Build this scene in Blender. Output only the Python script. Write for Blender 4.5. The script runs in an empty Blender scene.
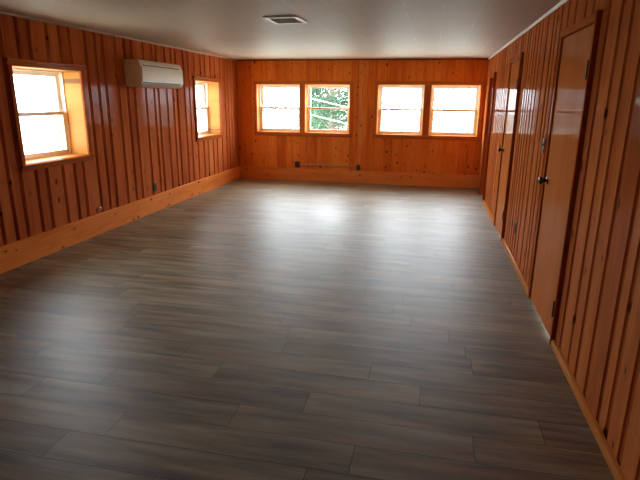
import bpy, bmesh, math, random
from mathutils import Vector, Matrix

random.seed(7)
sc = bpy.context.scene
COL = sc.collection

# ---------------------------------------------------------------- dimensions (metres)
W, D, H = 4.732, 9.965, 2.313      # width, back wall, ceiling
Y0 = -1.6                          # wall behind the camera
BB = 0.243                         # tall baseboard
TH = 0.34                          # outer wall thickness

# ---------------------------------------------------------------- mesh helpers
class MB:
    """collects shapes, then links them as ONE mesh object"""
    def __init__(self):
        self.bm = bmesh.new()
        self.lay = self.bm.faces.layers.float.new('board')
    def quad(self, pts, b=0.0):
        vs = [self.bm.verts.new(p) for p in pts]
        f = self.bm.faces.new(vs); f[self.lay] = b
        return f
    def box(self, a, b, bev=0.0, board=0.0, seg=1):
        lo = Vector([min(a[i], b[i]) for i in range(3)]); hi = Vector([max(a[i], b[i]) for i in range(3)])
        before = set(self.bm.faces)
        vs = [self.bm.verts.new((x, y, z)) for x in (lo.x, hi.x) for y in (lo.y, hi.y) for z in (lo.z, hi.z)]
        idx = [(0,1,3,2),(4,6,7,5),(0,4,5,1),(2,3,7,6),(0,2,6,4),(1,5,7,3)]
        fs = [self.bm.faces.new([vs[i] for i in q]) for q in idx]
        for f in fs: f[self.lay] = board
        if bev > 0:
            es = list({e for f in fs for e in f.edges})
            r = bmesh.ops.bevel(self.bm, geom=es, offset=bev, segments=seg, affect='EDGES', profile=0.5)
            for f in r['faces']: f[self.lay] = board
    def prism(self, prof, axis, a, b, board=0.0):
        """closed outline prof (list of 2-tuples) swept along axis from a to b"""
        def P(p, t):
            if axis == 0: return (t, p[0], p[1])
            if axis == 1: return (p[0], t, p[1])
            return (p[0], p[1], t)
        n = len(prof)
        A = [self.bm.verts.new(P(p, a)) for p in prof]; B = [self.bm.verts.new(P(p, b)) for p in prof]
        fs = [self.bm.faces.new(A), self.bm.faces.new(list(reversed(B)))]
        for i in range(n):
            j = (i+1) % n
            fs.append(self.bm.faces.new([A[j], A[i], B[i], B[j]]))
        for f in fs: f[self.lay] = board
    def lathe(self, origin, axis, prof, n=20):
        """prof = [(distance along axis, radius)...]"""
        ax = Vector(axis).normalized()
        t = Vector((0,0,1)) if abs(ax.z) < .9 else Vector((1,0,0))
        u = ax.cross(t).normalized(); v = ax.cross(u)
        rings = []
        for (h, r) in prof:
            c = Vector(origin) + ax*h
            if r < 1e-5: rings.append([self.bm.verts.new(c)])
            else: rings.append([self.bm.verts.new(c + (u*math.cos(2*math.pi*k/n) + v*math.sin(2*math.pi*k/n))*r) for k in range(n)])
        for a, b in zip(rings, rings[1:]):
            for k in range(n):
                k2 = (k+1) % n
                q = [a[k % len(a)], a[k2 % len(a)], b[k2 % len(b)], b[k % len(b)]]
                s = []
                for x in q:
                    if x not in s: s.append(x)
                if len(s) >= 3:
                    try: self.bm.faces.new(s)
                    except ValueError: pass
    def tube(self, pts, r, n=8):
        pts = [Vector(p) for p in pts]
        rr = r if isinstance(r, (list, tuple)) else [r]*len(pts)
        rings = []
        for i, p in enumerate(pts):
            d = (pts[min(i+1, len(pts)-1)] - pts[max(i-1, 0)]).normalized()
            t = Vector((0,0,1)) if abs(d.z) < .9 else Vector((1,0,0))
            u = d.cross(t).normalized(); v = d.cross(u)
            rings.append([self.bm.verts.new(p + (u*math.cos(2*math.pi*k/n) + v*math.sin(2*math.pi*k/n))*rr[i]) for k in range(n)])
        for a, b in zip(rings, rings[1:]):
            for k in range(n):
                self.bm.faces.new([a[k], a[(k+1) % n], b[(k+1) % n], b[k]])
        self.bm.faces.new(rings[0]); self.bm.faces.new(list(reversed(rings[-1])))
    def build(self, name, mat, parent=None, smooth=False, normals=True):
        if normals: bmesh.ops.recalc_face_normals(self.bm, faces=self.bm.faces)
        me = bpy.data.meshes.new(name); self.bm.to_mesh(me); self.bm.free()
        if smooth:
            for p in me.polygons: p.use_smooth = True
            try: me.set_sharp_from_angle(angle=math.radians(38))
            except Exception: pass
        o = bpy.data.objects.new(name, me); COL.objects.link(o)
        me.materials.append(mat)
        if parent:
            o.parent = parent
            o.matrix_parent_inverse = Matrix.Identity(4)
            o.location = -Vector(parent.location)
        return o

def empty(name, loc):
    o = bpy.data.objects.new(name, None); COL.objects.link(o); o.location = loc
    o.empty_display_size = .1
    return o
def tag(o, label=None, cat=None, group=None, kind=None):
    if label: o['label'] = label
    if cat: o['category'] = cat
    if group: o['group'] = group
    if kind: o['kind'] = kind
    return o

# ---------------------------------------------------------------- materials
def newmat(name):
    m = bpy.data.materials.new(name); m.use_nodes = True
    nt = m.node_tree
    b = nt.nodes['Principled BSDF']
    return m, nt, b
def N(nt, t, **kw):
    n = nt.nodes.new(t)
    for k, v in kw.items(): setattr(n, k, v)
    return n
def math_(nt, op, a, b=None, clamp=False):
    n = N(nt, 'ShaderNodeMath', operation=op); n.use_clamp = clamp
    for i, v in enumerate((a, b)):
        if v is None: continue
        if isinstance(v, (int, float)): n.inputs[i].default_value = v
        else: nt.links.new(v, n.inputs[i])
    return n.outputs[0]
def ramp(nt, fac, stops):
    n = N(nt, 'ShaderNodeValToRGB')
    e = n.color_ramp.elements
    while len(e) < len(stops): e.new(.5)
    for i, (p, c) in enumerate(stops):
        e[i].position = p; e[i].color = (*c, 1)
    nt.links.new(fac, n.inputs[0])
    return n.outputs[0]
def mix(nt, fac, a, b, bt='MIX'):
    n = N(nt, 'ShaderNodeMix', data_type='RGBA', blend_type=bt)
    for s, v in ((n.inputs[0], fac), (n.inputs[6], a), (n.inputs[7], b)):
        if isinstance(v, (int, float)): s.default_value = v
        elif isinstance(v, tuple): s.default_value = (*v, 1)
        else: nt.links.new(v, s)
    return n.outputs[2]
def comb(nt, x, y, z):
    n = N(nt, 'ShaderNodeCombineXYZ')
    for i, v in enumerate((x, y, z)):
        if isinstance(v, (int, float)): n.inputs[i].default_value = v
        else: nt.links.new(v, n.inputs[i])
    return n.outputs[0]

def plain(name, col, rough=.5, metal=0, coat=0, spec=.5):
    m, nt, b = newmat(name)
    tc = N(nt, 'ShaderNodeTexCoord'); ns = N(nt, 'ShaderNodeTexNoise'); ns.inputs['Scale'].default_value = 9
    ns.inputs['Detail'].default_value = 4
    nt.links.new(tc.outputs['Object'], ns.inputs['Vector'])
    c = mix(nt, ns.outputs[0], tuple(x*.93 for x in col), tuple(min(1, x*1.05) for x in col))
    nt.links.new(c, b.inputs['Base Color'])
    b.inputs['Roughness'].default_value = rough; b.inputs['Metallic'].default_value = metal
    b.inputs['Coat Weight'].default_value = coat; b.inputs['Coat Roughness'].default_value = .1
    b.inputs['Specular IOR Level'].default_value = spec
    return m

def wood(name, light, mid, dark, across='y', along='z', rough=.45, coat=.1, coatr=.12, knots=1.0, kscale=(5.5, 1.7), vary=.5, grain=1.0, krad=.2, spec=0.0):
    m, nt, b = newmat(name)
    tc = N(nt, 'ShaderNodeTexCoord'); sp = N(nt, 'ShaderNodeSeparateXYZ')
    nt.links.new(tc.outputs['Object'], sp.inputs[0])
    S = {'x': sp.outputs[0], 'y': sp.outputs[1], 'z': sp.outputs[2]}
    u, v = S[across], S[along]
    at = N(nt, 'ShaderNodeAttribute', attribute_name='board'); bd = at.outputs['Fac']
    # gentle waviness of the grain
    wv = N(nt, 'ShaderNodeTexNoise'); wv.inputs['Scale'].default_value = 1; wv.inputs['Detail'].default_value = 2
    nt.links.new(comb(nt, math_(nt,'MULTIPLY',u,6), math_(nt,'MULTIPLY',v,2.2), math_(nt,'MULTIPLY',bd,31)), wv.inputs['Vector'])
    uw = math_(nt, 'ADD', u, math_(nt, 'MULTIPLY', math_(nt,'SUBTRACT',wv.outputs[0],.5), .06))
    # knots
    vo = N(nt, 'ShaderNodeTexVoronoi', voronoi_dimensions='2D', feature='F1'); vo.inputs['Scale'].default_value = 1
    vo.inputs['Randomness'].default_value = .9
    nt.links.new(comb(nt, math_(nt,'ADD', math_(nt,'MULTIPLY',uw,kscale[0]), math_(nt,'MULTIPLY',bd,17.3)), math_(nt,'ADD', math_(nt,'MULTIPLY',v,kscale[1]), math_(nt,'MULTIPLY',bd,39.1)), 0.0), vo.inputs['Vector'])
    csp = N(nt, 'ShaderNodeSeparateColor'); nt.links.new(vo.outputs['Color'], csp.inputs[0])
    rad = math_(nt,'MULTIPLY', math_(nt,'SUBTRACT', csp.outputs[0], .42), krad)
    kd = math_(nt,'SUBTRACT', rad, vo.outputs['Distance'])
    knot = math_(nt,'MULTIPLY', math_(nt,'MULTIPLY', kd, 30, True), knots)
    halo = math_(nt,'SUBTRACT', 1, math_(nt,'DIVIDE', vo.outputs['Distance'], .26), True)
    # grain, stretched along the board and bent round the knots
    g = N(nt, 'ShaderNodeTexNoise'); g.inputs['Scale'].default_value = 1; g.inputs['Detail'].default_value = 5; g.inputs['Roughness'].default_value = .6
    ub = math_(nt, 'ADD', uw, math_(nt, 'MULTIPLY', halo, .025))
    nt.links.new(comb(nt, math_(nt,'MULTIPLY',ub,70), math_(nt,'MULTIPLY',v,2.2), math_(nt,'MULTIPLY',bd,53)), g.inputs['Vector'])
    big = N(nt, 'ShaderNodeTexNoise'); big.inputs['Scale'].default_value = 1; big.inputs['Detail'].default_value = 2
    nt.links.new(comb(nt, math_(nt,'MULTIPLY',u,9), math_(nt,'MULTIPLY',v,1.1), math_(nt,'MULTIPLY',bd,71)), big.inputs['Vector'])
    f = math_(nt,'ADD', math_(nt,'MULTIPLY', g.outputs[0], .6*grain), math_(nt,'MULTIPLY', big.outputs[0], .5))
    f = math_(nt,'ADD', f, math_(nt,'MULTIPLY', math_(nt,'SUBTRACT',bd,.5), vary))
    col = ramp(nt, f, [(.28, dark), (.52, mid), (.8, light)])
    col = mix(nt, math_(nt,'MULTIPLY', math_(nt,'MULTIPLY', halo, halo), .45*knots), col, tuple(x*.55 for x in mid))
    col = mix(nt, math_(nt,'MULTIPLY', knot, .85), col, (.085, .026, .010))
    nt.links.new(col, b.inputs['Base Color'])
    b.inputs['Roughness'].default_value = rough
    b.inputs['Coat Weight'].default_value = coat; b.inputs['Coat Roughness'].default_value = coatr
    b.inputs['Coat IOR'].default_value = 1.45; b.inputs['Specular IOR Level'].default_value = spec
    bp = N(nt, 'ShaderNodeBump'); bp.inputs['Strength'].default_value = .12; bp.inputs['Distance'].default_value = .002
    nt.links.new(g.outputs[0], bp.inputs['Height']); nt.links.new(bp.outputs[0], b.inputs['Normal'])
    return m

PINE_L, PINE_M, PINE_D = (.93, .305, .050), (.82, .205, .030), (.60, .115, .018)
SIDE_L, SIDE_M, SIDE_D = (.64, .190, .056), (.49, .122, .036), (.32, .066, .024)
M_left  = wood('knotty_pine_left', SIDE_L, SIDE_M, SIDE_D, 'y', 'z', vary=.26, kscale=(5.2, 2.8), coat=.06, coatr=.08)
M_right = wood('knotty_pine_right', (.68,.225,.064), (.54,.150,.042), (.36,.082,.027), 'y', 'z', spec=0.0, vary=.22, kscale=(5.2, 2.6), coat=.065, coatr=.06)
M_back  = wood('knotty_pine_back', PINE_L, PINE_M, PINE_D, 'x', 'z', kscale=(6.8, 4.6), vary=.38, krad=.26, coat=.1)
M_base_y = wood('pine_baseboard_along_side', (.90,.325,.080), (.80,.245,.054), (.62,.155,.032), 'z', 'y', kscale=(6, 3.4), rough=.5, coat=.12, coatr=.15)
M_base_x = wood('pine_baseboard_along_back', (.90,.325,.080), (.80,.245,.054), (.62,.155,.032), 'z', 'x', kscale=(6, 3.4), rough=.5, coat=.12, coatr=.15)
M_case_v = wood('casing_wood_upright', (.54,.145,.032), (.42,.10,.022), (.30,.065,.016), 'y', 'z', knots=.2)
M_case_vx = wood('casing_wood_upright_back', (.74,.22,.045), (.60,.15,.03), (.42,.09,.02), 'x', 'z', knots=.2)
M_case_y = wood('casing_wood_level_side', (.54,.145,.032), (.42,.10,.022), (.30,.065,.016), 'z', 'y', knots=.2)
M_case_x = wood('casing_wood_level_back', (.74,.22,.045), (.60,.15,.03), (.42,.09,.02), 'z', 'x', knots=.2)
M_jamb = wood('pale_pine_reveal', (.66,.31,.075), (.56,.225,.05), (.42,.14,.03), 'y', 'z', knots=.7, kscale=(7, 3), coat=.3, coatr=.3)
M_jambx = wood('pale_pine_reveal_back', (.66,.31,.075), (.56,.225,.05), (.42,.14,.03), 'y', 'z', knots=.4, kscale=(7, 3), coat=.3, coatr=.3)
M_door = wood('door_veneer', (.70,.25,.078), (.61,.20,.057), (.51,.15,.042), 'y', 'z', spec=0.0, knots=0, vary=.1, grain=.7, coat=.095, coatr=.04, rough=.5)
M_trimw = wood('quarter_round_wood', (.66,.25,.06), (.56,.19,.045), (.44,.13,.03), 'x', 'y', knots=0, coat=.08)
M_doorjamb = wood('door_opening_jamb', (.72,.20,.045), (.58,.14,.03), (.42,.09,.02), 'x', 'z', knots=.2)

M_sash = plain('window_sash_paint', (.90,.86,.76), .4)
M_black = plain('dark_bronze', (.035,.018,.014), .42, 0)
M_hinge = plain('dark_hinge_metal', (.05,.025,.018), .4, .5)
M_brownplate = plain('brown_plastic', (.045,.028,.022), .6, spec=.2)
M_slot = plain('socket_dark', (.01,.01,.01), .6)
M_ac = plain('ac_plastic', (.78,.73,.56), .32)
M_acgap = plain('ac_dark_gap', (.10,.09,.07), .6)
M_acvane = plain('ac_vane_plastic', (.60,.55,.43), .35)
M_ventw = plain('vent_white_metal', (.78,.76,.70), .35)
M_ventd = plain('vent_duct_grey', (.42,.41,.38), .7)
M_white = plain('white_paint', (.80,.77,.70), .5)
M_steel = plain('conduit_metal', (.50,.42,.34), .35, .7)
M_boxm = plain('grey_outlet_box', (.07,.075,.08), .45, .3)
M_wire = plain('pale_cord', (.72,.52,.36), .5)
M_cable = plain('overhead_cable', (.85,.86,.86), .5)
M_outer = plain('outer_wall', (.55,.54,.50), .8)

def ceiling_mat():
    m, nt, b = newmat('ceiling_tiles')
    tc = N(nt,'ShaderNodeTexCoord'); sp = N(nt,'ShaderNodeSeparateXYZ'); nt.links.new(tc.outputs['Object'], sp.inputs[0])
    def seam(s, off):
        f = math_(nt,'FRACT', math_(nt,'DIVIDE', math_(nt,'ADD', s, off), .305))
        d = math_(nt,'ABSOLUTE', math_(nt,'SUBTRACT', f, .5))
        return math_(nt,'GREATER_THAN', d, .488)
    sx = seam(sp.outputs[0], 1.025); sy = seam(sp.outputs[1], .1)
    ns = N(nt,'ShaderNodeTexNoise'); ns.inputs['Scale'].default_value = 1.3; nt.links.new(tc.outputs['Object'], ns.inputs['Vector'])
    base = mix(nt, ns.outputs[0], (.50,.425,.34), (.56,.485,.39))
    brk = N(nt,'ShaderNodeTexNoise'); brk.inputs['Scale'].default_value = 4; nt.links.new(tc.outputs['Object'], brk.inputs['Vector'])
    sm = math_(nt,'MULTIPLY', math_(nt,'MAXIMUM', sx, math_(nt,'MULTIPLY',sy,.25)), math_(nt,'MULTIPLY', math_(nt,'SUBTRACT', brk.outputs[0], .42), 3.5, True))
    c = mix(nt, math_(nt,'MULTIPLY', sm, .6), base, (.86,.82,.74))
    nt.links.new(c, b.inputs['Base Color']); b.inputs['Roughness'].default_value = .55
    bp = N(nt,'ShaderNodeBump'); bp.inputs['Strength'].default_value = .15; bp.inputs['Distance'].default_value = .002
    nt.links.new(sm, bp.inputs['Height']); nt.links.new(bp.outputs[0], b.inputs['Normal'])
    return m
M_ceil = ceiling_mat()

def floor_mat():
    m, nt, b = newmat('laminate_planks')
    tc = N(nt,'ShaderNodeTexCoord'); sp = N(nt,'ShaderNodeSeparateXYZ'); nt.links.new(tc.outputs['Object'], sp.inputs[0])
    x, y = sp.outputs[0], sp.outputs[1]
    bd = N(nt,'ShaderNodeAttribute', attribute_name='board').outputs['Fac']
    def noise(fx, fy, k, det=3, rg=.55):
        n = N(nt,'ShaderNodeTexNoise'); n.inputs['Scale'].default_value = 1; n.inputs['Detail'].default_value = det; n.inputs['Roughness'].default_value = rg
        nt.links.new(comb(nt, math_(nt,'MULTIPLY',x,fx), math_(nt,'MULTIPLY',y,fy), math_(nt,'MULTIPLY',bd,k)), n.inputs['Vector'])
        return n.outputs[0]
    streak = noise(1.7, 14, 97, 4, .5)
    fine = noise(5, 140, 41, 4, .6)
    blotch = noise(1.1, 5, 61, 2)
    hue = noise(.9, 9, 23, 2)
    f = math_(nt,'ADD', math_(nt,'MULTIPLY', streak, .80), math_(nt,'MULTIPLY', fine, .24))
    f = math_(nt,'ADD', f, math_(nt,'MULTIPLY', math_(nt,'SUBTRACT', bd, .5), .08))
    f = math_(nt,'ADD', f, math_(nt,'MULTIPLY', math_(nt,'SUBTRACT', blotch, .5), .35))
    brown = ramp(nt, f, [(.34, (.105,.066,.032)), (.50, (.220,.152,.076)), (.70, (.38,.288,.155))])
    grey = ramp(nt, f, [(.34, (.10,.084,.053)), (.50, (.200,.172,.108)), (.70, (.35,.310,.20))])
    hf = math_(nt,'MULTIPLY', math_(nt,'SUBTRACT', hue, .40), 4.5, True)
    c = mix(nt, hf, grey, brown)
    nt.links.new(c, b.inputs['Base Color'])
    b.inputs['Roughness'].default_value = .48
    b.inputs['Specular IOR Level'].default_value = .6
    bp = N(nt,'ShaderNodeBump'); bp.inputs['Strength'].default_value = .25; bp.inputs['Distance'].default_value = .0015
    nt.links.new(fine, bp.inputs['Height']); nt.links.new(bp.outputs[0], b.inputs['Normal'])
    return m
M_floor = floor_mat()

def glass_mat():
    m, nt, b = newmat('window_glass'); nt.nodes.remove(b)
    out = nt.nodes['Material Output']
    t = N(nt,'ShaderNodeBsdfTransparent'); t.inputs[0].default_value = (.95,.97,.96,1)
    g = N(nt,'ShaderNodeBsdfGlossy'); g.inputs['Roughness'].default_value = .02
    fr = N(nt,'ShaderNodeFresnel'); fr.inputs[0].default_value = 1.45
    mx = N(nt,'ShaderNodeMixShader')
    nt.links.new(fr.outputs[0], mx.inputs[0]); nt.links.new(t.outputs[0], mx.inputs[1]); nt.links.new(g.outputs[0], mx.inputs[2])
    nt.links.new(mx.outputs[0], out.inputs[0])
    return m
M_glass = glass_mat()
def screen_mat():
    m, nt, b = newmat('insect_screen_mesh'); nt.nodes.remove(b)
    out = nt.nodes['Material Output']
    t = N(nt,'ShaderNodeBsdfTransparent')
    d = N(nt,'ShaderNodeBsdfTranslucent'); d.inputs[0].default_value = (.62,.66,.66,1)
    d2 = N(nt,'ShaderNodeBsdfDiffuse'); d2.inputs[0].default_value = (.6,.62,.62,1)
    ad = N(nt,'ShaderNodeMixShader'); ad.inputs[0].default_value = .3
    nt.links.new(d.outputs[0], ad.inputs[1]); nt.links.new(d2.outputs[0], ad.inputs[2])
    mx = N(nt,'ShaderNodeMixShader'); mx.inputs[0].default_value = .13
    nt.links.new(t.outputs[0], mx.inputs[1]); nt.links.new(ad.outputs[0], mx.inputs[2])
    nt.links.new(mx.outputs[0], out.inputs[0])
    return m
M_screen = screen_mat()

def leaf_mat(name, c1, c2):
    m, nt, b = newmat(name)
    bd = N(nt,'ShaderNodeAttribute', attribute_name='board').outputs['Fac']
    c = mix(nt, bd, c1, c2)
    nt.links.new(c, b.inputs['Base Color']); b.inputs['Roughness'].default_value = .5
    tr = N(nt,'ShaderNodeBsdfTranslucent'); nt.links.new(c, tr.inputs[0])
    mx = N(nt,'ShaderNodeMixShader'); mx.inputs[0].default_value = .35
    out = nt.nodes['Material Output']
    nt.links.new(b.outputs[0], mx.inputs[1]); nt.links.new(tr.outputs[0], mx.inputs[2]); nt.links.new(mx.outputs[0], out.inputs[0])
    return m
M_leaf = leaf_mat('foliage', (.020,.066,.042), (.10,.17,.075))
M_leaf2 = leaf_mat('pale_foliage', (.008,.02,.014), (.02,.04,.026))
M_bark = plain('bark', (.20,.15,.12), .9)
def ground_mat():
    m, nt, b = newmat('pale_dry_ground')
    tc = N(nt,'ShaderNodeTexCoord'); ns = N(nt,'ShaderNodeTexNoise'); ns.inputs['Scale'].default_value = .35; ns.inputs['Detail'].default_value = 6
    nt.links.new(tc.outputs['Object'], ns.inputs['Vector'])
    c = ramp(nt, ns.outputs[0], [(.35,(.50,.52,.40)), (.65,(.64,.62,.55))])
    nt.links.new(c, b.inputs['Base Color']); b.inputs['Roughness'].default_value = .95
    return m
M_ground = ground_mat()

# ---------------------------------------------------------------- openings
# back wall: (u0, u1, z0, z1)
Z0, Z1 = .948, 1.862
BACK = [(.405,1.285,Z0,Z1), (1.385,2.262,Z0,Z1), (2.790,3.650,Z0,Z1), (3.765,4.640,Z0,Z1)]
LEFT = [(4.235,5.205,Z0,Z1-.006), (8.055,9.035,Z0,Z1)]
DOORS = [(8.57,9.24,0,1.955), (6.115,6.865,0,2.03), (3.425,4.245,0,2.03)]

# ---------------------------------------------------------------- walls
def split_z(um, ops, top):
    cuts = [(0.0, top)]
    for (a, b, c, d) in ops:
        if a < um < b:
            new = []
            for (lo, hi) in cuts:
                if c > lo: new.append((lo, min(c, hi)))
                if d < hi: new.append((max(d, lo), hi))
            cuts = new
    return [(lo, hi) for lo, hi in cuts if hi - lo > 1e-4]

def board_wall(name, label, mat, P, u0, u1, grooves, prof, ops, thick):
    """P(u, n, z): point at u along the wall, n metres behind its face"""
    mb = MB()
    pts = [(u0, 0.0)]
    bounds = []
    for g in grooves:
        for (du, dn) in prof: pts.append((g+du, dn))
        bounds.append(g)
    pts.append((u1, 0.0))
    # cut at opening edges
    ex = sorted({e for o in ops for e in o[:2]})
    out = []
    for (a, b) in zip(pts, pts[1:]):
        out.append(a)
        for e in ex:
            if a[0]+1e-5 < e < b[0]-1e-5:
                t = (e-a[0])/(b[0]-a[0]); out.append((e, a[1]+(b[1]-a[1])*t))
    out.append(pts[-1])
    rnd = random.Random(hash(name) % 1000 if False else len(name)*13 + len(grooves))
    tone = [rnd.random() for _ in range(len(bounds)+1)]
    for a, b in zip(out, out[1:]):
        um = (a[0]+b[0])/2
        k = sum(1 for g in bounds if g < um)
        for lo, hi in split_z(um, ops, H):
            mb.quad([P(a[0],a[1],lo), P(b[0],b[1],lo), P(b[0],b[1],hi), P(a[0],a[1],hi)], tone[k])
    # solid body behind the boards
    es = [u0] + ex + [u1]
    for a, b in zip(es, es[1:]):
        for lo, hi in split_z((a+b)/2, ops, H):
            mb.box(P(a, .022, lo), P(b, thick, hi))
    o = mb.build(name, mat, normals=False)
    return tag(o, label, 'wall', kind='structure')

def fill(known, lo, hi, wmin, wmax, seed):
    r = random.Random(seed); g = sorted(known)
    y = g[0]
    while True:
        y -= r.uniform(wmin, wmax)
        if y < lo+.05: break
        g.insert(0, y)
    y = g[-1]
    while True:
        y += r.uniform(wmin, wmax)
        if y > hi-.05: break
        g.append(y)
    return g

PROF = [(-.026,0),(-.021,.009),(-.009,.013),(-.007,.020),(.006,.020),(.008,.013),(.019,.009),(.024,0)]
VPROF = [(-.007,0),(-.002,.008),(.002,.008),(.007,0)]
gl = fill([4.025,4.168,4.37,4.52,4.76,4.945,5.095,5.356,5.529,5.674,5.925,6.12,6.275,6.552,6.771,6.887,7.127,7.316,7.449,7.692,7.866], Y0, D, .13, .24, 3)
gr = fill([2.34,2.469,2.703,2.897,3.062,3.275,3.60,3.783,4.036,4.245,4.45,4.605,4.724,4.939,5.175,5.33,5.491,5.62,5.763], Y0, D, .12, .22, 5)
gb = fill([.30,.47,.62,.80,.99,1.13,1.30,1.42,1.62,1.76,1.92,2.10,2.28,2.42,2.60,2.76,2.95,3.10,3.30,3.47,3.62,3.80,4.02,4.16,4.33,4.52], 0, W, .15, .2, 1)
gf = fill([1.0], 0, W, .14, .22, 2)

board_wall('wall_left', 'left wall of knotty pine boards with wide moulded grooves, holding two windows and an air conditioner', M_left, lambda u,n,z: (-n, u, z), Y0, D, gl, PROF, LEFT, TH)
board_wall('wall_back', 'far end wall of flat orange knotty pine boards with two pairs of windows', M_back, lambda u,n,z: (u, D+n, z), 0, W, gb, VPROF, BACK, TH)
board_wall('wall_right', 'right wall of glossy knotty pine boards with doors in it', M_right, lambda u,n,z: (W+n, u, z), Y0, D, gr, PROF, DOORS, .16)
board_wall('wall_front', 'pine board wall behind the camera', M_back, lambda u,n,z: (u, Y0-n, z), 0, W, gf, VPROF, [], .2)

mb = MB(); mb.box((-TH, Y0-.2, H), (W+.5, D+TH, H+.15))
tag(mb.build('ceiling', M_ceil), 'flat pale ceiling of faintly seamed square tiles', 'ceiling', kind='structure')

# floor: every plank its own face, thin joints between
mb = MB()
mb.box((-TH, Y0-.2, -.12), (W+.5, D+TH, -.0045), board=.3)
known = {8:.985, 9:1.17, 10:.52, 11:.86, 12:.26, 13:1.16, 14:.565}
rf = random.Random(11)
g = .0015
r0 = math.floor((Y0-.07)/.2)
for r in range(r0, int((D-.07)/.2)+1):
    ya, yb = max(Y0, .07+.2*r), min(D, .07+.2*(r+1))
    if yb-ya < .01: continue
    off = known.get(r, rf.random()*1.2)
    x = off-1.2
    while x < W:
        xa, xb = max(0, x), min(W, x+1.2)
        if xb-xa > .01:
            mb.quad([(xa+g,ya+g,0),(xb-g,ya+g,0),(xb-g,yb-g,0),(xa+g,yb-g,0)], rf.random())
        x += 1.2
# floor of the doorway recess
mb.quad([(W, DOORS[0][0], 0), (W+.16, DOORS[0][0], 0), (W+.16, DOORS[0][1], 0), (W, DOORS[0][1], 0)], .4)
fl = mb.build('floor', M_floor, normals=False)
fl.data.materials.append(plain('dark_plank_joint', (.025,.018,.014), .8))
for p_ in list(fl.data.polygons)[:6]: p_.material_index = 1        # what shows down in the joints
tag(fl, 'streaky grey-brown laminate plank floor', 'floor', kind='structure')

# ---------------------------------------------------------------- baseboards and trims
BP = .022
mb = MB(); mb.prism([(0,0),(BP,0),(BP,BB-.006),(BP-.006,BB),(0,BB)], 1, Y0, D-BP, .5)
# butt joint every few metres comes from separate lengths
tag(mb.build('baseboard_left', M_base_y), 'tall pale orange pine baseboard along the left wall', 'baseboard', kind='structure')
mb = MB()
mb.prism([(D,0),(D-BP,0),(D-BP,BB-.006),(D-BP+.006,BB),(D,BB)], 0, 0, 2.1, .5)
mb.prism([(D,0),(D-BP,0),(D-BP,BB-.006),(D-BP+.006,BB),(D,BB)], 0, 2.103, W, .8)
tag(mb.build('baseboard_back', M_base_x), 'tall orange pine baseboard under the far windows', 'baseboard', kind='structure')

def qround(name, a, b, mat, r=.042, w=.026):
    mb = MB(); pr = [(W,0),(W-w,0)] + [(W-w*math.cos(t*math.pi/10), r*math.sin(t*math.pi/10)*.5+r*.5) for t in range(0,5)] + [(W, r)]
    mb.prism(pr, 1, a, b, .6)
    return mb.build(name, mat, smooth=True)
tag(qround('trim_1', Y0, DOORS[2][0]-.028, M_trimw), 'low rounded base trim running from the camera to the nearest door', 'trim', kind='structure')
tag(qround('trim_2', DOORS[2][1]+.05, DOORS[1][0]-.028, M_trimw), 'low rounded base trim between the two brown doors', 'trim', kind='structure')
tag(qround('trim_3', DOORS[1][1]+.05, DOORS[0][0]-.028, M_trimw), 'low rounded base trim between the farther brown door and the doorway', 'trim', kind='structure')
mb = MB(); mb.prism([(W,H),(W-.016,H),(W-.016,H-.007),(W-.006,H-.022),(W,H-.022)], 1, Y0, D, .5)
tag(mb.build('trim_4', M_white), 'thin white ceiling edge strip above the right wall', 'trim', kind='structure')
mb = MB(); mb.prism([(0,H),(.014,H),(.014,H-.009),(.005,H-.02),(0,H-.02)], 1, Y0, D, .5)
tag(mb.build('trim_5', plain('tan_strip', (.50,.33,.22), .5)), 'thin tan ceiling edge strip above the left wall', 'trim', kind='structure')
mb = MB(); mb.box((0,D-.016,H-.02), (W,D,H), .003)
tag(mb.build('trim_6', plain('dark_brown_strip', (.10,.04,.025), .5)), 'dark ceiling edge strip above the far wall', 'trim', kind='structure')

# ---------------------------------------------------------------- windows
def unit_jamb(root, P, u0, u1, z0, z1, matv, math_, depth=.31, name='jamb'):
    t = .018
    mb = MB()
    mb.box(P(u0-t, -.002, z0-t), P(u0+.004, depth, z1+t), board=.3)
    mb.box(P(u1-.004, -.002, z0-t), P(u1+t, depth, z1+t), board=.6)
    mb.box(P(u0+.004, -.002, z1-.004), P(u1-.004, depth, z1+t), board=.9)
    return mb.build(name, matv, root)
def sill(root, P, u0, u1, z0, mat):
    mb = MB(); mb.box(P(u0+.004, -.004, z0-.022), P(u1-.004, .34, z0+.004), .003, board=.2)
    return mb.build('sill', mat, root)
def sash(root, P, u0, u1, z0, z1, n, bot, top, side, name):
    """one glazed sash frame with its pane, n = depth of its inner face"""
    d = .036
    mb = MB()
    mb.box(P(u0, n, z0), P(u0+side, n+d, z1), .004)
    mb.box(P(u1-side, n, z0), P(u1, n+d, z1), .004)
    mb.box(P(u0+side, n+.001, z0), P(u1-side, n+d-.001, z0+bot), .003)
    mb.box(P(u0+side, n+.001, z1-top), P(u1-side, n+d-.001, z1), .003)
    f = mb.build(name, M_sash, root)
    mb = MB(); mb.box(P(u0+side, n+.016, z0+bot), P(u1-side, n+.020, z1-top))
    mb.build('pane', M_glass, f)
    return f
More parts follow.
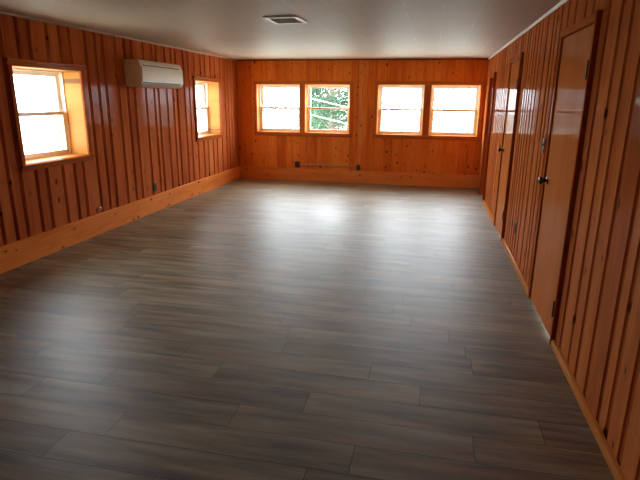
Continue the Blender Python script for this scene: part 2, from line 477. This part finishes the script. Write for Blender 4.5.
def window_unit(root, P, o, matv, nin=.215, screen=False, open_=0.0):
    u0, u1, z0, z1 = o
    unit_jamb(root, P, u0, u1, z0, z1, matv, None)
    sill(root, P, u0, u1, z0, matv)
    zm = z0 + (z1-z0)*.505
    # side frame liners the sashes run in
    mb = MB()
    mb.box(P(u0, nin-.008, z0), P(u0+.018, nin+.09, z1), .002)
    mb.box(P(u1-.018, nin-.008, z0), P(u1, nin+.09, z1), .002)
    mb.box(P(u0+.018, nin-.008, z1-.022), P(u1-.018, nin+.09, z1), .002)
    mb.box(P(u0+.018, nin-.004, z0), P(u1-.018, nin+.09, z0+.012), .002)
    mb.build('window_frame', M_sash, root)
    a, b = u0+.018, u1-.018
    sash(root, P, a, b, zm-.020, z1-.022, nin+.042, .040, .042, .050, 'upper_sash')
    sash(root, P, a, b, z0+.012+open_, zm+.020+open_, nin, .050, .040, .050, 'lower_sash')
    if screen:
        mb = MB(); mb.box(P(a, nin+.082, z0+.012), P(b, nin+.083, z1-.022))
        mb.build('insect_screen', M_screen, root)

def casing_box(mb, P, u0, u1, z0, z1, proud, board=.5, bev=.004):
    mb.box(P(u0, -proud, z0), P(u1, .004, z1), bev, board)

PL = lambda u,n,z: (-n, u, z)
PB = lambda u,n,z: (u, D+n, z)

labs = ['near left window with pale reveal in the pine wall beside the camera', 'far left window near the back corner past the air conditioner']
for i, o in enumerate(LEFT):
    u0, u1, z0, z1 = o
    root = empty('window_%d' % (i+1), (0, (u0+u1)/2, z0))
    tag(root, labs[i], 'window', kind='structure')
    window_unit(root, PL, o, M_jamb)
    # head casing: moulded cap overhanging at both ends
    mb = MB()
    mb.prism([(-.004,z1+.002),(.020,z1+.002),(.022,z1+.030),(.034,z1+.040),(.036,z1+.056),(.030,z1+.062),(-.004,z1+.062)], 1, u0-.055, u1+.075, .5)
    mb.build('head_casing', M_case_y, root)
    for (a, b) in ((u0-.048, u0+.002), (u1-.002, u1+.052)):
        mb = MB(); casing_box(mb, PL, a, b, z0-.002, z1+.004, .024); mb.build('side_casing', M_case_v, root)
    mb = MB()
    mb.prism([(-.004,z0-.068),(.016,z0-.068),(.022,z0-.028),(.036,z0-.024),(.038,z0-.004),(-.004,z0-.002)], 1, u0-.055, u1+.06, .4)
    mb.build('apron', M_case_y, root)

pairs = [('window_3', 'pair of windows on the left of the far wall, green trees seen in one', 0, 1), ('window_4', 'pair of bright white windows on the right of the far wall', 2, 3)]
for nm, lab, i, j in pairs:
    A, B = BACK[i], BACK[j]
    root = empty(nm, ((A[0]+B[1])/2, D, Z0)); tag(root, lab, 'window', kind='structure')
    window_unit(root, PB, A, M_jambx, nin=.16, screen=True)
    window_unit(root, PB, B, M_jambx, nin=.16, screen=(i == 2))
    x0, x1 = A[0]-.06, B[1]+.055
    mb = MB(); casing_box(mb, PB, x0, x1, Z1-.002, Z1+.056, .022); mb.build('head_casing', M_case_x, root)
    mb = MB(); casing_box(mb, PB, x0, x1, Z0-.070, Z0+.001, .024, .3); mb.build('apron', M_case_x, root)
    for (a, b) in ((x0, A[0]+.002), (B[1]-.002, x1)):
        mb = MB(); casing_box(mb, PB, a, b, Z0+.001, Z1-.002, .020, .6); mb.build('side_casing', M_case_vx, root)
    mb = MB(); casing_box(mb, PB, A[1]-.002, B[0]+.002, Z0+.001, Z1-.002, .020, .35); mb.box(PB(A[1], .005, Z0), PB(B[0], .31, Z1), board=.4)
    mb.build('mullion', M_case_vx, root)

# ---------------------------------------------------------------- doors
PR = lambda u,n,z: (W+n, u, z)
def door(nm, lab, o, knob=True, hz=(.30, 1.77), recess=0.0):
    u0, u1, z0, z1 = o
    root = empty(nm, (W, (u0+u1)/2, 0)); tag(root, lab, 'door', kind='structure')
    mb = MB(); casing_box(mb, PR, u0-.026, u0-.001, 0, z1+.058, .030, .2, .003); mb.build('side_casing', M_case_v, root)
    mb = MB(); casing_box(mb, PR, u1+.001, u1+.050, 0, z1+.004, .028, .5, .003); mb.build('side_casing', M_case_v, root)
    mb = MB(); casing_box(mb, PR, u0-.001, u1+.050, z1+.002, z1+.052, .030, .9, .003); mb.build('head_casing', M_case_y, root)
    # jamb lining
    mb = MB()
    mb.box(PR(u0-.001, .006, 0), PR(u0+.004, .15, z1), board=.4); mb.box(PR(u1-.004, .006, 0), PR(u1+.001, .15, z1), board=.4)
    mb.box(PR(u0+.004, .006, z1-.004), PR(u1-.004, .15, z1), board=.4)
    mb.build('jamb', M_doorjamb, root)
    n0 = recess
    mb = MB(); mb.box(PR(u0+.006, n0, .012), PR(u1-.007, n0+.036, z1-.007), .0015, .5)
    leaf = mb.build('door_leaf', M_door, root)
    if knob:
        mb = MB()
        mb.lathe(PR(u1-.075, n0, 1.0), (-1,0,0), [(0,0),(0,.031),(.004,.031),(.008,.024),(.010,.012),(.026,.011),(.030,.016),(.038,.026),(.050,.029),(.060,.025),(.066,.012),(.067,0)])
        mb.build('door_knob', M_black, root, smooth=True)
    if hz:
        for z in hz:
            mb = MB()
            mb.lathe(PR(u0+.008, n0-.016, z-.055), (0,0,1), [(0,0),(0,.0075),(.11,.0075),(.11,0)], 10)
            mb.box(PR(u0+.012, n0-.003, z-.05), PR(u0+.045, n0+.001, z+.05), .001)
            mb.build('hinge', M_hinge, root)
    return root
door('door_1', 'recessed doorway in the right wall beside the far corner', DOORS[0], knob=False, hz=None, recess=.10)
door('door_2', 'farther plain brown slab door with round dark knob in the right wall', DOORS[1], hz=(.30,1.76), recess=-.014)
door('door_3', 'nearest plain brown slab door with round dark knob in the right wall', DOORS[2], hz=(.245,1.765), recess=-.014)

# ---------------------------------------------------------------- air conditioner
def air_conditioner():
    y0, y1, zb, zt = 6.08, 7.20, 1.712, 2.045
    root = empty('air_conditioner', (0, (y0+y1)/2, zb))
    tag(root, 'cream wall mounted split air conditioner high between the two left windows', 'air conditioner')
    prof = [(.001,zb+.012),(.06,zb),(.165,zb),(.205,zb+.020),(.226,zb+.052),(.226,zt-.085),(.222,zt-.055),(.205,zt-.014),(.185,zt),(.001,zt)]
    mb = MB(); mb.prism(prof, 1, y0, y1)
    body = mb.build('body', M_ac, root)
    bv = body.modifiers.new('b', 'BEVEL'); bv.width = .006; bv.segments = 2; bv.limit_method = 'ANGLE'; bv.angle_limit = .5
    # lifted front panel with thin dark gaps above and below
    mb = MB(); mb.box((.225, y0+.012, zb+.066), (.240, y1-.012, zt-.082), .005, seg=2)
    mb.build('front_panel', M_ac, root)
    mb = MB(); mb.box((.205, y0+.06, zt-.074), (.2255, y1-.10, zt-.064)); mb.box((.2, y0+.03, zb+.050), (.2268, y1-.08, zb+.062))
    mb.build('air_slot', M_acgap, root)
    mb = MB(); mb.prism([(.172,zb+.001),(.208,zb+.012),(.231,zb+.044),(.225,zb+.049),(.20,zb+.028),(.170,zb+.010)], 1, y0+.05, y1-.09)
    mb.build('air_vane', M_acvane, root, smooth=True)
    mb = MB(); mb.box((.239, 6.60, zb+.076), (.2412, 6.625, zb+.084)); mb.build('display_light', M_acgap, root)
air_conditioner()

# ---------------------------------------------------------------- ceiling register
def vent():
    x0, x1, y0, y1 = 2.245, 2.565, 4.83, 5.245
    root = empty('ceiling_vent', ((x0+x1)/2, (y0+y1)/2, H))
    tag(root, 'small white metal air vent on the ceiling', 'vent')
    mb = MB(); w = .035; z = H-.016
    for (a, b) in (((x0,y0),(x1,y0+w)), ((x0,y1-w),(x1,y1)), ((x0,y0+w),(x0+w,y1-w)), ((x1-w,y0+w),(x1,y1-w))):
        mb.box((a[0],a[1],z), (b[0],b[1],H-.001), .004)
    mb.build('frame', M_ventw, root)
    mb = MB(); mb.box((x0+w,y0+w,H-.004),(x1-w,y1-w,H-.001)); mb.build('backing', M_ventd, root)
    n = 14
    for k in range(n):
        c = y0+w + (y1-y0-2*w)*(k+.5)/n
        mb = MB(); mb.prism([(c-.012,H-.013),(c-.011,H-.0145),(c+.010,H-.006),(c+.009,H-.0045)], 0, x0+w, x1-w)
        mb.build('slat', M_ventw, root)
vent()

# ---------------------------------------------------------------- wall electrics
def plate(nm, lab, cat, P, u, z, w, h, mat, kind):
    root = empty(nm, P(u, 0, z)); tag(root, lab, cat)
    mb = MB(); mb.box(P(u-w/2, -.007, z-h/2), P(u+w/2, .0, z+h/2), .003, seg=2); mb.build('cover_plate', mat, root)
    if kind == 'outlet':
        for s in (-1, 1):
            mb = MB(); mb.box(P(u-.016, -.0095, z+s*.02-.014), P(u+.016, -.006, z+s*.02+.014), .003); r = mb.build('receptacle', mat, root)
            mb = MB()
            for q in (-.006, .006): mb.box(P(u+q-.001, -.0100, z+s*.02-.005), P(u+q+.001, -.0090, z+s*.02+.005))
            mb.build('slot', M_slot, r)
    else:
        mb = MB(); mb.box(P(u-.005, -.018, z-.004), P(u+.005, -.006, z+.012), .002); mb.build('toggle', mat, root)
plate('wall_outlet', 'dark brown outlet just above the baseboard of the left wall', 'outlet', PL, 6.60, .345, .075, .118, M_brownplate, 'outlet')
plate('wall_outlet', 'dark outlet low on the right wall between the two brown doors', 'outlet', PR, 5.405, .335, .075, .118, M_brownplate, 'outlet')
plate('light_switch', 'small dark light switch beside the knob edge of the nearest door', 'light switch', PR, 4.525, 1.24, .072, .116, M_brownplate, 'switch')
root = empty('cable_outlet', PL(5.31, 0, .295)); tag(root, 'small round pale cable cap low on the left wall just above the baseboard', 'cable cap')
mb = MB(); mb.lathe((0, 5.315, .295), (1,0,0), [(0,0),(0,.024),(.004,.024),(.010,.018),(.012,0)]); mb.build('cap', M_wire, root, smooth=True)
mb = MB(); mb.lathe((0.008, 5.315, .295), (1,0,0), [(0,0),(0,.006),(.016,.006),(.016,0)], 10); mb.build('stub', M_steel, root)

# two outlet boxes joined by conduit on the far wall
for x, z, lab in ((1.225, .322, 'left grey outlet box on the far wall above the baseboard'), (2.465, .303, 'right grey outlet box on the far wall where the thin cord ends')):
    root = empty('outlet_box', (x, D, z)); tag(root, lab, 'outlet box', group='outlet boxes on the far wall')
    mb = MB(); mb.box((x-.038, D-.045, z-.057), (x+.038, D, z+.057), .005, seg=2); mb.build('box', M_boxm, root)
    mb = MB(); mb.box((x-.036, D-.049, z-.055), (x+.036, D-.045, z+.055), .001); cp = mb.build('cover_plate', M_boxm, root)
    for s in (-1, 1):
        mb = MB(); mb.lathe((x, D-.049, z+s*.021), (0,-1,0), [(0,0),(0,.015),(.002,.015),(.002,0)], 14); mb.build('receptacle', M_slot, root)
root = empty('conduit', (1.85, D, .33)); tag(root, 'thin metal conduit running between the two grey outlet boxes', 'conduit')
mb = MB(); mb.tube([(1.263, D-.02, .332), (2.427, D-.02, .318)], .0105, 10); mb.build('pipe', M_steel, root, smooth=True)
for x in (1.50, 1.86, 2.24):
    mb = MB(); z = .332-.014*(x-1.263)/1.164
    mb.box((x-.008, D-.034, z-.013), (x+.008, D, z+.013), .002); mb.box((x-.007, D-.004, z-.03), (x+.007, D, z+.03), .001); mb.build('strap', M_steel, root)
mb = MB(); mb.tube([(2.478, D-.006, H-.02), (2.482, D-.006, 1.8), (2.492, D-.006, 1.2), (2.488, D-.006, .7), (2.480, D-.008, .36)], .0042, 8)
tag(mb.build('cord', M_wire, smooth=True), 'thin pale cord running down the far wall between the window pairs', 'cord')

# ---------------------------------------------------------------- outdoors
GZ = -.9
mb = MB(); mb.box((-90, -60, GZ-.3), (90, 110, GZ))
tag(mb.build('ground', M_ground), 'pale open ground outside the windows', 'ground', kind='structure')

def tree(x, y, h, rad, seed, lab, mat, zlow=.15, n=5200, leaf=.13):
    r = random.Random(seed)
    root = empty('tree', (x, y, GZ)); tag(root, lab, 'tree', group='trees outside the far windows')
    mb = MB()
    mb.tube([(x, y, GZ), (x+.08, y, GZ+h*.35), (x-.06, y+.05, GZ+h*.7), (x, y, GZ+h*.95)], [.20, .15, .09, .03], 9)
    mb.build('trunk', M_bark, root, smooth=True)
    clumps = []
    for k in range(46):
        t = r.uniform(zlow, 1.0)
        R = rad*math.sin(math.pi*min(1, (t-zlow)/(1-zlow)*.85+.15))**.6
        a = r.uniform(0, 2*math.pi); q = R*math.sqrt(r.uniform(.15, 1))
        clumps.append(Vector((x+q*math.cos(a), y+q*math.sin(a), GZ+h*t)))
    for c in clumps[:16]:
        mb = MB(); s = Vector((x, y, GZ+(c.z-GZ)*.6)); m_ = (s+c)/2 + Vector((0,0,.1))
        mb.tube([s, m_, c], [.05, .035, .012], 6); mb.build('branch', M_bark, root, smooth=True)
    mb = MB()
    for k in range(n):
        c = r.choice(clumps)
        p = c + Vector((r.gauss(0,1), r.gauss(0,1), r.gauss(0,.75)))*(rad*.19)
        d = Vector((r.uniform(-1,1), r.uniform(-1,1), r.uniform(-.9,.4))).normalized()
        s = d.cross(Vector((r.uniform(-1,1), r.uniform(-1,1), r.uniform(-1,1)))).normalized()
        L = leaf*r.uniform(.6, 1.3); w = L*.32; nn = d.cross(s)*L*.08
        b = r.random()
        mb.quad([p, p+d*L*.45+s*w+nn, p+d*L, p+d*L*.45-s*w+nn], b)
    mb.build('foliage', mat, root, normals=False)
tree(-1.0, 25.0, 6.0, 2.1, 21, 'green leafy tree seen through the right sash of the left window pair', M_leaf, n=17000, leaf=.15)
tree(-3.9, 31.0, 5.5, 2.2, 33, 'tree showing faintly through the screened leftmost far window', M_leaf2, n=11000, leaf=.18)
tree(5.4, 33.0, 5.4, 2.0, 45, 'pale tree showing faintly through the rightmost far window', M_leaf2, n=11000, leaf=.18)

def cable(lab, xa, za, slope, y=20.0):
    mb = MB(); pts = []
    for k in range(17):
        t = k/16; x = xa - 10 + 18*t
        pts.append((x, y, za + slope*(x-xa) + .004*(x-xa)**2))
    mb.tube(pts, .015, 8)
    tag(mb.build('overhead_cable', M_cable, smooth=True), lab, 'cable', group='overhead cables outside')
cable('upper of two pale cables slanting across in front of the green tree', -.78, 1.60, -.22)
cable('lower of two pale cables slanting across in front of the green tree', -.78, .99, -.225)

# ---------------------------------------------------------------- light
wd = bpy.data.worlds.new('overcast_sky'); sc.world = wd; wd.use_nodes = True
nt = wd.node_tree; bg = nt.nodes['Background']
tc = N(nt,'ShaderNodeTexCoord'); ns = N(nt,'ShaderNodeTexNoise'); ns.inputs['Scale'].default_value = 1.6; ns.inputs['Detail'].default_value = 4
nt.links.new(tc.outputs['Generated'], ns.inputs['Vector'])
c = mix(nt, ns.outputs[0], (.76,.89,1.0), (.87,.95,1.0))
nt.links.new(c, bg.inputs[0])
# the bright side of the overcast sky lies beyond the far wall
sd = N(nt,'ShaderNodeSeparateXYZ'); nt.links.new(tc.outputs['Generated'], sd.inputs[0])
st = N(nt,'ShaderNodeMapRange'); st.inputs[1].default_value = -.2; st.inputs[2].default_value = .8; st.inputs[3].default_value = 2.3; st.inputs[4].default_value = 8.0
nt.links.new(sd.outputs[1], st.inputs[0]); nt.links.new(st.outputs[0], bg.inputs[1])

def portal(nm, loc, rot, sx, sy):
    l = bpy.data.lights.new(nm, 'AREA'); l.shape = 'RECTANGLE'; l.size = sx; l.size_y = sy
    l.cycles.is_portal = True
    o = bpy.data.objects.new(nm, l); COL.objects.link(o); o.location = loc; o.rotation_euler = rot
R = math.radians
for (a, b, z0, z1) in BACK: portal('daylight_portal', ((a+b)/2, D+TH+.01, (z0+z1)/2), (R(-90), 0, 0), b-a, z1-z0)
for (a, b, z0, z1) in LEFT: portal('daylight_portal', (-TH-.01, (a+b)/2, (z0+z1)/2), (R(-90), 0, R(90)), b-a, z1-z0)

# ---------------------------------------------------------------- camera
cam = bpy.data.cameras.new('camera'); co = bpy.data.objects.new('camera', cam); COL.objects.link(co)
cam.sensor_fit = 'HORIZONTAL'; cam.sensor_width = 36; cam.lens = 510.6/640*36; cam.clip_start = .02; cam.clip_end = 500
r = Vector((0.9774816868553795, 0.2107922385533494, 0.009807345615893609))
u = Vector((-0.06519989016111918, 0.2574888058808161, 0.9640790886483586))
f = Vector((-0.20069510752716355, 0.9430090916909228, -0.2654342231192523))
m = Matrix((( r.x, u.x, -f.x, 3.8304), (r.y, u.y, -f.y, 0.0), (r.z, u.z, -f.z, 1.5822), (0,0,0,1)))
co.matrix_world = m
sc.camera = co

# ---------------------------------------------------------------- colour
vs = sc.view_settings
sc.display_settings.display_device = 'sRGB'
vs.view_transform = 'Standard'; vs.look = 'None'; vs.gamma = 1; vs.use_curve_mapping = False
vs.exposure = 2.12
cy = sc.cycles
cy.use_denoising = True
cy.max_bounces = 14; cy.diffuse_bounces = 8; cy.glossy_bounces = 6; cy.transparent_max_bounces = 16; cy.transmission_bounces = 6
cy.sample_clamp_indirect = 8
cy.caustics_reflective = True
